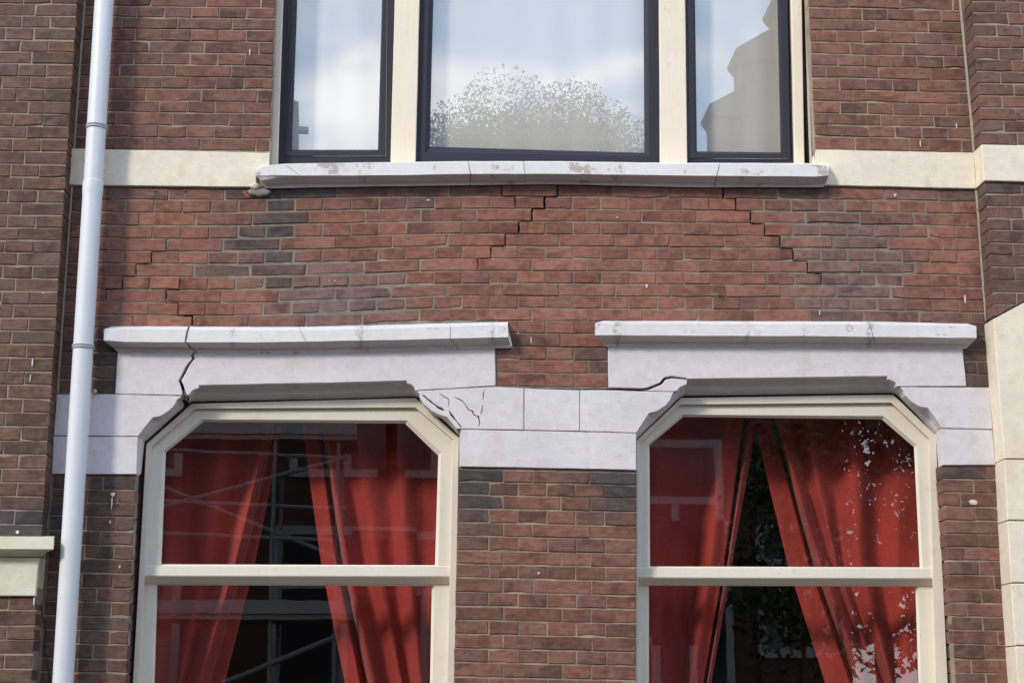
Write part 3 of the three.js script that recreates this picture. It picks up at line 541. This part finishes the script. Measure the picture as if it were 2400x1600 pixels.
{ // upper window: three lights between cream posts
  const w = group('window', house), TOP = -320;
  const L = (x0, x1, yb) => y => lerp(x0, x1, y / yb);
  const post = (name, a0, a1, b0, b1, zf, m) => { const A = L(a0, a1, 383), B = L(b0, b1, 383); mesh(name, slab(rough([[A(TOP), TOP], [B(TOP), TOP], [B(388), 388], [A(388), 388]].map(p => W2(p, zf)), .2, .0006), zf - 0.1, zf, { bevel: 0.003 }), m, w); };
  post('post', 645.5, 632.5, 663, 650.4, -0.062, postMat);
  post('post', 924.6, 915, 983.2, 973.8, -0.060, postMat);
  post('post', 1546, 1548, 1606.6, 1611.4, -0.060, postMat);
  post('post', 1855, 1863.4, 1880.5, 1886.8, -0.058, postMat);
  const quad = (l0, l1, r0, r1, bl, br, yb = 383) => { const A = L(l0, l1, yb), B = L(r0, r1, yb); return [[A(TOP), TOP], [B(TOP), TOP], [B(br), br], [A(bl), bl]]; };
  const light = (out, step, gl, cas) => {
    if (step) {
      ringSkin('frame', [[out, -0.14], [out, -0.080], [toward(out, step, .94), -0.080], [step, -0.092], [step, -0.14]], navyMat, w);
      ringSkin('casement', [[toward(step, gl, .07), -0.13], [toward(step, gl, .07), -0.078], [toward(step, gl, .15), -0.074], [toward(step, gl, .75), -0.074], [gl, -0.098], [gl, -0.13]], navyMat, w);
    } else ringSkin('frame', [[out, -0.14], [out, -0.084], [toward(out, gl, .68), -0.084], [toward(out, gl, .72), -0.092], [gl, -0.106], [gl, -0.14]], navyMat, w);
    pane('pane', toward(gl, out, .1), -0.109, doubleGlassMat, w);
  };
  light(quad(662, 649.4, 925.5, 915.7, 383.5, 383), quad(676.5, 665, 907.7, 904, 366.7, 366), quad(695.7, 683, 895, 885.4, 350.8, 350.8, 351));
  light(quad(982.5, 973.5, 1546.5, 1548.4, 381, 384), null, quad(1015.5, 1006.6, 1508.9, 1510.5, 343.4, 358, 350));
  light(quad(1606, 1611, 1857, 1864, 384, 385), quad(1609.5, 1614, 1849, 1856, 371.5, 372.5), quad(1629.4, 1633.9, 1822.3, 1830, 354.6, 357, 356));
  const p = at(640, TOP, -0.06), q = at(1890, TOP, -0.06); mesh('head', box(p.x, q.x, p.y, p.y + 0.12, -0.16, -0.055), postMat, w);
}

// rooms behind the windows ----------------------------------------------------------
{
  const x0 = wallX0, x1 = wallX1, zb = -6.6, yc = at(1200, 860, -.3).y + 0.32, yu = at(1200, 420, -.3).y - 0.12;
  
  mesh('floor', box(x0, x1, -0.1, 0.25, zb, -0.262), roomMat, house);
  mesh('ceiling', box(x0, x1, yc, yu, zb, -0.262), roomMat, house);
  mesh('roof', box(x0, x1, 6.6, 6.75, zb, -0.01), roomMat, house);
  mesh('back_wall', box(x0, x1, -0.1, 6.6, zb - 0.2, zb - 0.002), roomMat, house);
  mesh('side_wall', box(x0 - 0.2, x0 - 0.002, -0.1, 6.7, zb - 0.2, -0.055), roomMat, house);
  mesh('side_wall', box(x1 + 0.002, x1 + 0.2, -0.1, 6.7, zb - 0.2, -0.055), roomMat, house);
}

// ================================================================ curtains
function curtain(name, label, cat, grp, lines, ys, z, mat, sub = 9, rows = 60, wrinkle = 0.028) {
  // lines: folds from one side to the other: photograph x at the heights ys, and the fold's depth
  const grid = [], n = ys.length;
  const xs = lines.map(l => poly(ys.map((y, i) => [y, l[i]])));
  for (let r = 0; r <= rows; r++) {
    const y = lerp(ys[0], ys[n - 1], r / rows), row = [];
    for (let k = 0; k + 1 < lines.length; k++) for (let s = 0; s < sub + (k + 2 === lines.length ? 1 : 0); s++) {
      const t = s / sub, e = t * t * (3 - 2 * t), zz = z + lerp(lines[k][n], lines[k + 1][n], e) + wrinkle * (fbm(lerp(xs[k](y), xs[k + 1](y), t) / 900 + 3, y / 2600 + 5, 16, 4, 77) - .5);
      row.push(at(lerp(xs[k](y), xs[k + 1](y), t), y, zz));
    }
    grid.push(row);
  }
  const pos = [], idx = [], uv = [], m = grid[0].length;
  grid.forEach(row => row.forEach(v => { pos.push(v.x, v.y, v.z); uv.push(v.x + v.z, v.y); }));
  for (let r = 0; r < rows; r++) for (let i = 0; i + 1 < m; i++) { const a = r * m + i; idx.push(a, a + m, a + 1, a + 1, a + m, a + m + 1); }
  const g = new THREE.BufferGeometry(); g.setAttribute('position', new THREE.Float32BufferAttribute(pos, 3)); g.setAttribute('uv', new THREE.Float32BufferAttribute(uv, 2)); g.setIndex(idx); g.computeVertexNormals();
  return tag(mesh(numbered(name), g, mat, scene), label, cat, grp);
}
const cy4 = [930, 1050, 1320, 1600, 1960], G1 = 'red curtains in the lower windows';
curtain('red_curtain', 'dark red curtain behind the lower window beside the drainpipe, gathered towards the pipe', 'curtain', G1, [[300, 300, 300, 280, 260, 0], [352, 345, 335, 305, 280, -.02], [405, 400, 385, 350, 310, .025], [455, 450, 432, 390, 335, -.02], [525, 515, 480, 420, 345, .02], [590, 575, 525, 442, 345, -.035], [632, 615, 550, 467, 355, .055], [644, 630, 566, 483, 365, .0], [647, 634, 573, 494, 375, -.07], [668, 652, 597, 526, 400, -.06]], cy4, -0.33, redMat);
curtain('red_curtain', 'red curtain behind the lower window beside the drainpipe, gathered towards the middle brick pier', 'curtain', G1, [[700, 715, 752, 808, 880, -.03], [738, 750, 787, 842, 905, -.015], [748, 757, 798, 856, 915, -.08], [757, 768, 812, 874, 930, .055], [788, 800, 850, 910, 950, -.02], [845, 850, 882, 940, 965, .02], [900, 902, 922, 960, 980, -.02], [935, 940, 955, 985, 1000, .03], [990, 990, 1000, 1010, 1020, -.02], [1080, 1080, 1080, 1080, 1080, .01]], cy4, -0.33, redMat);
curtain('red_curtain', 'red curtain behind the lower window near the cream pilaster, gathered towards the middle pier', 'curtain', G1, [[1450, 1450, 1450, 1450, 1450, 0], [1520, 1530, 1525, 1520, 1515, .02], [1605, 1600, 1580, 1560, 1540, -.02], [1655, 1645, 1622, 1590, 1550, -.04], [1710, 1695, 1665, 1620, 1570, .055], [1748, 1733, 1697, 1648, 1590, .02], [1752, 1737, 1701, 1652, 1594, -.09], [1764, 1750, 1708, 1660, 1602, .04], [1776, 1764, 1716, 1668, 1610, 0]], cy4, -0.33, redMat);
curtain('red_curtain', 'red curtain behind the lower window near the cream pilaster, swept towards the pilaster', 'curtain', G1, [[1755, 1782, 1846, 1935, 2050, -.02], [1795, 1824, 1895, 1992, 2090, -.03], [1800, 1830, 1902, 2004, 2095, -.09], [1812, 1840, 1920, 2026, 2110, .055], [1845, 1870, 1950, 2050, 2120, -.03], [1885, 1900, 1960, 2060, 2130, .02], [1940, 1950, 1975, 2070, 2140, -.03], [2000, 2005, 2015, 2090, 2150, .045], [2060, 2060, 2060, 2112, 2160, -.025], [2120, 2115, 2110, 2132, 2170, .02], [2240, 2240, 2240, 2240, 2240, 0]], cy4, -0.33, redMat);
function net(x0, x1, folds, label, mat) {
  const lines = []; for (let i = 0; i <= folds; i++) { const x = lerp(x0, x1, i / folds) + jit(4); lines.push([x, x + jit(3), x + jit(3), (i % 2 ? .0022 : -.0022) + jit(.0016)]); }
  curtain('net_curtain', label, 'curtain', 'net curtains in the upper window', lines, [-330, 100, 430], -0.168, mat, 4, 10, 0.004);
}
net(640, 955, 8, 'pale net curtain behind the narrow upper pane on the drainpipe side', netMat);
net(960, 1572, 13, 'pale net curtain behind the wide middle pane of the upper window', netMat);
net(1578, 1900, 8, 'pale net curtain behind the narrow upper pane mirroring the stepped roofs', netMat);

// ================================================================ neighbouring house with the projecting brown wall
const ZL = 0.085;
{
  const h = thing('neighbouring_house', 'projecting brown brick house wall with cream ledge beside the drainpipe', 'house');
  const edge = y => poly([[0, 186], [350, 159.6], [500, 150], [730, 130], [1074, 107], [1222, 96.5], [1411, 78], [1567, 68]])(y);
  const xr = xOf(140, 610, ZL) , x0 = -4.4;
  const mt = stdm({ color: C(.33, .265, .20), map: plasterTex, bumpMap: plasterBump, bumpScale: .004, roughness: .97 });
  const wl = mesh('wall', box(x0, xr - 0.004, 0, 6.6, -6.8, ZL - 0.0034), mt, h);
  const ys = [8, 36.7, 64.7, 93.1, 120.5, 149, 178.6, 207.3, 236.6, 266.3, 295.6, 324.6, 354.6, 384.2, 414.5, 444.8, 474.2, 503.8, 533.7, 563.1, 591.8, 622.5, 652.3, 682.9, 713.2, 744.9, 774.8, 806.2, 837.9, 870.5, 901.8, 934.4, 966.9, 999.4, 1032.7, 1064.5, 1098, 1130.4, 1163, 1196, 1229, 1262];
  const up = extend(ys, 6, 0), st = [];
  const js = k => { const o = [], t = ((k % 4) + 4) % 4; let x = xr; o.push(x); x -= t % 2 ? 0.104 : 0.164; o.push(x); if (t === 0) { x -= 0.11; o.push(x); } while (x > xr - 1.1) { x -= t % 2 ? 0.1105 : 0.221; o.push(x + jit(.002)); } return o.reverse(); };
  lay(st, { lines: shiftLine(up, 0.014, 60), joints: k => js(k), z: ZL, palette: 'brown', deepRight: 0.092 });
  const low = extend([1396.8, 1430, 1465.8, 1499.6, 1533.8, 1567.6, 1602], 0, 6);
  lay(st, { lines: shiftLine(low, 0.008, 60), joints: k => { const o = js(k + 1); o[o.length - 1] -= 0.004; return o; }, z: ZL, palette: 'brown', deepRight: 0.092 });
  hang(st, wl, 300);
  // ledge and block
  const led = [[1255.5, 0.02], [1257.8, 0.15], [1286, 0.15], [1288, 0.14], [1294, 0.118], [1298, 0.112], [1304, 0.096], [1308, 0.02]];
  const ends = [128, 124.4, 124.4, 122, 108, 104, 96, 96];
  const grid = led.map(([y, z], r) => [-700, -300, 0, 60, ends[r]].map(x => at(x, y + 0.004 * x, z)));
  mesh('ledge', skin(grid, { capEnds: true }), ledgeMat, h);
  const b = [[-700, 1298], [91, 1306], [82.5, 1396.6], [-700, 1391]].map(p => W2(p, ZL + 0.012));
  mesh('frieze_block', slab(rough(b, .1, .0008), -0.01, ZL + 0.012, { bevel: .003 }), ledgeMat, h);
  const drip = (x, y, rx, ry) => { const c = at(x, y, ZL + .003); const g = new THREE.SphereGeometry(1, 8, 6); g.scale(rx / 590, ry / 590, .002); g.translate(c.x, c.y, c.z); mesh('paint_splash', g, dripMat, h); };
  for (const [x, y, a, c] of [[79, 1408, 2, 11], [75, 850, 2, 10], [70, 886, 1.4, 9], [100, 687, 1.6, 1.6], [40, 1247, 4, 4]]) drip(x, y, a, c);
}

// ================================================================ neighbouring house with the cream pilaster
const ZR = 0.09;
{
  const h = thing('neighbouring_house', 'projecting red brick pier with cream band and cream stone pilaster', 'house');
  const xl = xOf(2309, 440, ZR) - 0.0, x1 = 5.2;
  const mt = stdm({ color: C(.33, .265, .20), map: plasterTex, bumpMap: plasterBump, bumpScale: .004, roughness: .97 });
  const wl = mesh('wall', box(xl + 0.004, x1, 0, 6.6, -6.8, ZR - 0.0034), mt, h), st = [];
  const js = k => { const o = [xl], t = ((k % 4) + 4) % 4; let x = xl + (t % 2 ? 0.15 : 0.098); o.push(x); while (x < xl + 0.75) { x += t % 2 ? 0.215 : 0.105; o.push(x + jit(.002)); } return o; };
  const a = extend([2.8, 28.7, 56.2, 83.8, 111.3, 138.9, 166.4, 194.7, 222.7, 251.8, 281.2, 308.8, 338.6], 6, 0);
  lay(st, { lines: shiftLine(a, 0.015, 2290), joints: js, z: ZR, palette: 'mid', deepLeft: .096 });
  const b = [424.5, 454, 483, 511.8, 539, 569, 596.5, 624.5, 655, 684.5, 712.6, 741, 770];
  lay(st, { lines: shiftLine(b, 0.012, 2320), joints: k => js(k + 1), z: ZR, palette: 'mid', deepLeft: .096 });
  hang(st, wl, 300);
  const zc = ZR + 0.012;
  mesh('string_course', slab(rough([[2301, 338.6], [2460, 341], [2700, 346], [2700, 431], [2400, 425.6], [2307.4, 423.3]].map(p => W2(p, zc)), .1, .0007), -0.01, zc, { bevel: .003 }), creamMat, h);
  // pilaster: a sloping shoulder, then plain blocks
  const zp = ZR + 0.014, xe = y => poly([[746, 2329.5], [786, 2333], [921, 2343.7], [1076, 2355], [1219, 2362.5], [1365.7, 2370.5], [1513, 2381]])(y);
  const blocks = [[null, 1074.6], [1077, 1218.2], [1220.6, 1364.6], [1367, 1511.8], [1514.2, 1660], [1662.4, 1810]];
  blocks.forEach(([t, bt], i) => {
    const p = i === 0 ? [[xe(746), 746.5], [2400, 708.5], [2460, 690], [2760, 690], [2760, bt + 3], [2500, bt + 1.5], [xe(bt), bt]] : [[xe(t), t], [2500, t + 1.5], [2760, t + 3], [2760, bt + 3], [2500, bt + 1.5], [xe(bt), bt]];
    mesh('pilaster_stone', slab(rough(p.map(q => W2(q, zp)), .15, .0005), -0.01, zp, { bevel: .003 }), creamMat, h);
  });
  const cap = [[xe(746) - 1, 744], [2400, 705.5], [2461, 687]].map(q => at(q[0], q[1], zp + .004));
  mesh('lead_flashing', skin([cap, cap.map(v => v.clone().add(new THREE.Vector3(0, 0.004, -0.1)))]), stdm({ color: C(.25, .25, .25), roughness: .6 }), h);
}

// ================================================================ drainpipe
{
  const z = 0.082, p = thing('drainpipe', 'white plastic drainpipe fixed to the brick wall between the two houses', 'drainpipe');
  const top = at(243.4, 0, z), bot = at(146.3, 1600, z), dir = top.clone().sub(bot).normalize();
  const on = y => { const q = (y - 0) / 1600, v = at(lerp(243.4, 146.3, q), y, z); const t = v.clone().sub(bot).dot(dir); return t; };
  const place = (g, t0) => { g.applyQuaternion(new THREE.Quaternion().setFromUnitVectors(new THREE.Vector3(0, 1, 0), dir)); const c = bot.clone().addScaledVector(dir, t0); g.translate(c.x, c.y, c.z); return planarUV(g); };
  const lathe = (pts, t0) => place(new THREE.LatheGeometry(pts.map(a => new THREE.Vector2(a[0], a[1])), 40), t0);
  const r = 0.0375, a = on(297), b = on(455), c = on(812), lo = -1.5, hi = on(-330);
  mesh('pipe', lathe([[r, lo - c], [r, 0]], c), pipeMat, p);
  mesh('pipe', lathe([[r, c - b], [r, -0.012], [r + .0016, 0.004], [r + .002, 0.02], [r + .002, 0.049], [r + .0012, 0.051], [r - .001, 0.052]], b), pipeMat, p);
  mesh('pipe', lathe([[r - .001, b + 0.05 - a], [r, 0]], a), pipeMat, p);
  mesh('pipe', lathe([[r, 0], [r, hi - a]], a), pipeMat, p);
  for (const t of [a, c]) {
    mesh('collar', lathe([[r, -.011], [r + .0035, -.010], [r + .0042, -.006], [r + .0035, -.003], [r + .0005, -.0022], [r + .0005, -.0006], [r + .0038, 0], [r + .0042, .003], [r + .0034, .0062], [r, .008]], t), ringMat, p);
    const g = new THREE.BoxGeometry(0.016, 0.012, 0.07); g.translate(0, 0, -0.052); mesh('bracket', place(g, t), ringMat, p);
  }
}

{ // thin cable
  const curve = new THREE.CatmullRomCurve3([[94, 1392], [96, 1415], [99.5, 1448], [106, 1480], [103.5, 1508], [108, 1544], [113, 1574], [118, 1640], [116, 1760]].map(p => at(p[0], p[1], 0.008)));
  const o = mesh(numbered('cable'), new THREE.TubeGeometry(curve, 60, 0.0022, 6), stdm({ color: C(.02, .02, .02), roughness: .6 }), scene);
  tag(o, 'thin black cable hanging on the bricks between drainpipe and brown wall', 'cable');
}

// ================================================================ across the street (mirrored in the panes, plus added houses that block low sky)
const across = (x, y, Z) => { const v = at(x, y, -Z - 0.22); return new THREE.Vector3(v.x, v.y, Z); };      // a thing Z metres out, seen in the glass at a point of the photograph
const farBrick = stdm({ color: C(.16, .075, .055), map: grainTex, bumpMap: grainBump, bumpScale: .004, roughness: .95 });
const farRoof = stdm({ color: C(.075, .07, .07), roughness: .85 });
const farWhite = stdm({ color: C(.42, .41, .39), roughness: .6 });
const farGlass = stdm({ color: C(.03, .035, .04), roughness: .12 });
function farHouse(label, x0, x1, eave, ridge, Z, wins, over = 0.35, side = 0, deep = 8) {
  const h = thing('terraced_house', label, 'house', 'houses across the street');
  mesh('wall', box(x0, x1, 0, eave, Z, Z + deep), farBrick, h);
  const o = over;
  const prof = side ? [[x0, eave - 0.12], [x0 - o, eave - 0.02], [x0 - o, eave + 0.03], [x0 + side, ridge], [x1, ridge], [x1, eave - 0.12]] : [[x0 - o, eave - 0.12], [x0 - o, eave + 0.05], [lerp(x0, x1, .5), ridge], [x1 + o, eave + 0.05], [x1 + o, eave - 0.12]];
  mesh('roof', slab(prof, Z - 0.12, Z + deep + 0.02), farRoof, h);
  for (const [wx, wy, ww, wh] of wins) {
    const f = mesh('window', box(wx - ww / 2, wx + ww / 2, wy - wh / 2, wy + wh / 2, Z - 0.05, Z + 0.05), farWhite, h);
    mesh('pane', box(wx - ww / 2 + .1, wx - .05, wy - wh / 2 + .1, wy + wh * .18, Z - 0.058, Z - .045), farGlass, f);
    mesh('pane', box(wx + .05, wx + ww / 2 - .1, wy - wh / 2 + .1, wy + wh * .18, Z - 0.058, Z - .045), farGlass, f);
    mesh('pane', box(wx - ww / 2 + .1, wx + ww / 2 - .1, wy + wh * .18 + .1, wy + wh / 2 - .1, Z - 0.058, Z - .045), farGlass, f);
  }
}
{
  const Z = 13, a = across(520, 1200, Z), b = across(960, 1200, Z), c = across(1580, 1200, Z);
  const e1 = across(1100, 520, Z).y;
  farHouse('low brick house across the street mirrored in the lower window beside the drainpipe', -9, across(1700, 1200, Z).x, Math.min(e1, 6.6), Math.min(e1, 6.6) + 0.6, Z, [[a.x - 1.2, 2.2, 1.5, 2.2], [a.x + 1.5, 2.6, 1.7, 2.3], [b.x + .2, 2.5, 1.8, 2.4], [a.x - 1.2, 5.2, 1.4, 1.7], [a.x + 1.5, 5.2, 1.4, 1.7], [b.x + .3, 5.2, 1.4, 1.7], [across(1600, 1200, Z).x - .1, across(1600, 1230, Z).y - .2, 1.2, 2.5]], 0.2);
  const A = (x, y) => across(x, y, Z);
  farHouse('lowest of three stepped houses mirrored in the narrow upper pane', A(1672, 300).x, A(1752, 300).x, A(1668, 257).y, A(1735, 215).y, Z, [[A(1700, 300).x + .1, 7.6, .5, 1.1], [c.x + .2, 2.7, 1.0, 2.3]], A(1672, 300).x - A(1660, 300).x, A(1733, 300).x - A(1672, 300).x, .5);
  farHouse('middle of three stepped houses mirrored in the narrow upper pane', A(1736, 180).x, A(1832, 180).x, A(1736, 130).y, A(1800, 84).y, Z - .06, [[A(1790, 300).x, 3, .6, 1.6], [A(1790, 300).x, 7.2, .3, 1]], A(1736, 180).x - A(1722, 180).x, A(1796, 180).x - A(1736, 180).x, .5);
  farHouse('tallest of three stepped houses mirrored in the narrow upper pane', A(1818, 60).x, A(1935, 300).x, A(1818, 18).y, A(1818, 18).y + 1.2, Z - .12, [[A(1880, 300).x, 3, .5, 1.6]], A(1818, 60).x - A(1804, 60).x, .6, .5);
  farHouse('added unseen long brick house on the drainpipe side, blocking low sky light', -26, -9.3, 7.4, 8.6, Z, [[-11, 2.4, 1.4, 2.2], [-14, 2.4, 1.4, 2.2], [-11, 5.6, 1.4, 1.8], [-14, 5.6, 1.4, 1.8]], .2);  // added out of view: cuts low sky light so the soffits go darker
  farHouse('added unseen long brick house on the pilaster side, blocking low sky light', 8.6, 26, 7.4, 8.6, Z, [[10.5, 2.4, 1.4, 2.2], [13.5, 2.4, 1.4, 2.2], [10.5, 5.6, 1.4, 1.8], [13.5, 5.6, 1.4, 1.8]], .2);  // unseen counterpart, added to block low sky from this end
}
{ // scaffold before the low house
  const Z = 11.2, s = thing('scaffold', 'steel pole scaffold across the street mirrored in the lower window beside the drainpipe', 'scaffold');
  const m = stdm({ color: C(.27, .27, .27), roughness: .6 }), boardM = stdm({ color: C(.42, .38, .32), roughness: .9 });
  const bar = (name, p, q, r, mt = m) => { const d = q.clone().sub(p), g = new THREE.CylinderGeometry(r, r, d.length(), 10); g.applyQuaternion(new THREE.Quaternion().setFromUnitVectors(new THREE.Vector3(0, 1, 0), d.clone().normalize())); g.translate((p.x + q.x) / 2, (p.y + q.y) / 2, (p.z + q.z) / 2); mesh(name, g, mt, s); };
  const U = (x, y, dz = 0) => across(x, y, Z + dz);
  const xs = [U(340, 1200).x, U(640, 1200).x, U(790, 1200).x];
  for (const x of xs) for (const dz of [0, .9]) bar('upright', new THREE.Vector3(x, 0, Z + dz), new THREE.Vector3(x, 6.1, Z + dz), .024);
  const mast = U(706, 330); bar('upright', new THREE.Vector3(mast.x, 5.6, Z), new THREE.Vector3(U(690, 240).x, U(690, 240).y, Z), .05); bar('ledger', U(662, 303), U(722, 306), .045);
  for (const y of [1165, 1240, 1045]) bar('ledger', new THREE.Vector3(xs[0] - 1, U(500, y).y, Z), new THREE.Vector3(xs[2] + .1, U(500, y + 26).y, Z), .024);
  bar('brace', U(370, 1135), U(800, 1310), .024); bar('brace', U(370, 1190), U(800, 1075), .024); bar('brace', U(520, 1600), U(790, 1490), .03);
  for (const y of [1030, 1450]) { const yy = U(500, y).y; mesh('board', box(xs[0] - 1, xs[2] + .2, yy, yy + .05, Z - .05, Z + 1), boardM, s); mesh('toe_board', box(xs[0] - 1, xs[2] + .2, yy + .06, yy + .2, Z - .08, Z - .05), farWhite, s); }
}
// trees: tapered trunk, limbs, and a crown of leaf faces in clumps
function tree(label, foot, centre, rx, ry, leaves, size, seed, dense = 1) {
  const r = rng(seed), t = thing('street_tree', label, 'tree', 'trees across the street');
  const bark = stdm({ color: C(.10, .08, .06), roughness: .95 }), limbs = [];
  const seg = (p, q, a, b) => { const d = q.clone().sub(p), g = new THREE.CylinderGeometry(b, a, d.length(), 8, 1); g.applyQuaternion(new THREE.Quaternion().setFromUnitVectors(new THREE.Vector3(0, 1, 0), d.clone().normalize())); g.translate((p.x + q.x) / 2, (p.y + q.y) / 2, (p.z + q.z) / 2); return g; };
  const fork = new THREE.Vector3(foot.x, Math.max(1.2, centre.y - ry * .75), foot.z);
  mesh('trunk', seg(foot, fork, .13, .09), bark, t);
  const clumps = [];
  for (let i = 0; i < 120; i++) { let v; do v = new THREE.Vector3(r() * 2 - 1, r() * 2 - 1, r() * 2 - 1); while (v.length() > 1 / dense || v.length() < .25); clumps.push([new THREE.Vector3(centre.x + v.x * rx, centre.y + v.y * ry, centre.z + v.z * rx), (.16 + r() * .12) * rx * dense]); }
  for (let i = 0; i < 14; i++) limbs.push(seg(fork, clumps[i * 8][0], .045, .008));
  mesh('limbs', mergeGeometries(limbs), bark, t);
  const pos = [], uv = [], col = [];
  for (let i = 0; i < leaves; i++) {
    const [c, cr] = clumps[Math.floor(r() * clumps.length)], v = new THREE.Vector3(r() * 2 - 1, r() * 2 - 1, r() * 2 - 1).normalize().multiplyScalar(cr * Math.cbrt(r()) * (dense > 1 ? 0.95 : 1.15)), p = c.clone().add(v);
    const a = new THREE.Vector3(r() - .5, r() - .5, r() - .5).normalize(), b = new THREE.Vector3(r() - .5, r() - .5, r() - .5).cross(a).normalize(), s = size * (.6 + r() * .8);
    const q = [p.clone().addScaledVector(a, s), p.clone().addScaledVector(b, s * .42), p.clone().addScaledVector(a, -s), p.clone().addScaledVector(b, -s * .42)];
    const k = .7 + r() * .6, cc = [.055 * k, .085 * k, .03 * k];
    for (const m of [0, 1, 2, 0, 2, 3]) { pos.push(q[m].x, q[m].y, q[m].z); uv.push(0, 0); col.push(...cc); }
  }
  mesh('crown', flatGeo(pos, uv, col), stdm({ vertexColors: true, roughness: .8 }), t);
}
{
  const a = across(1235, 330, 10.4); tree('round street tree mirrored in the wide middle pane of the upper window', new THREE.Vector3(a.x, -.1, 10.4), new THREE.Vector3(a.x, a.y - 0.85, 10.4), 1.75, 1.6, 130000, .02, 7, 1.3);
  const b = across(2010, 1180, 8.2); tree('leafy tree mirrored in the lower window near the cream pilaster', new THREE.Vector3(b.x + .2, -.1, 8.2), new THREE.Vector3(b.x, b.y, 8.2), 1.45, 1.6, 14000, .05, 21);
}

renderer.setSize(1024, 682);
renderer.render(scene, camera);
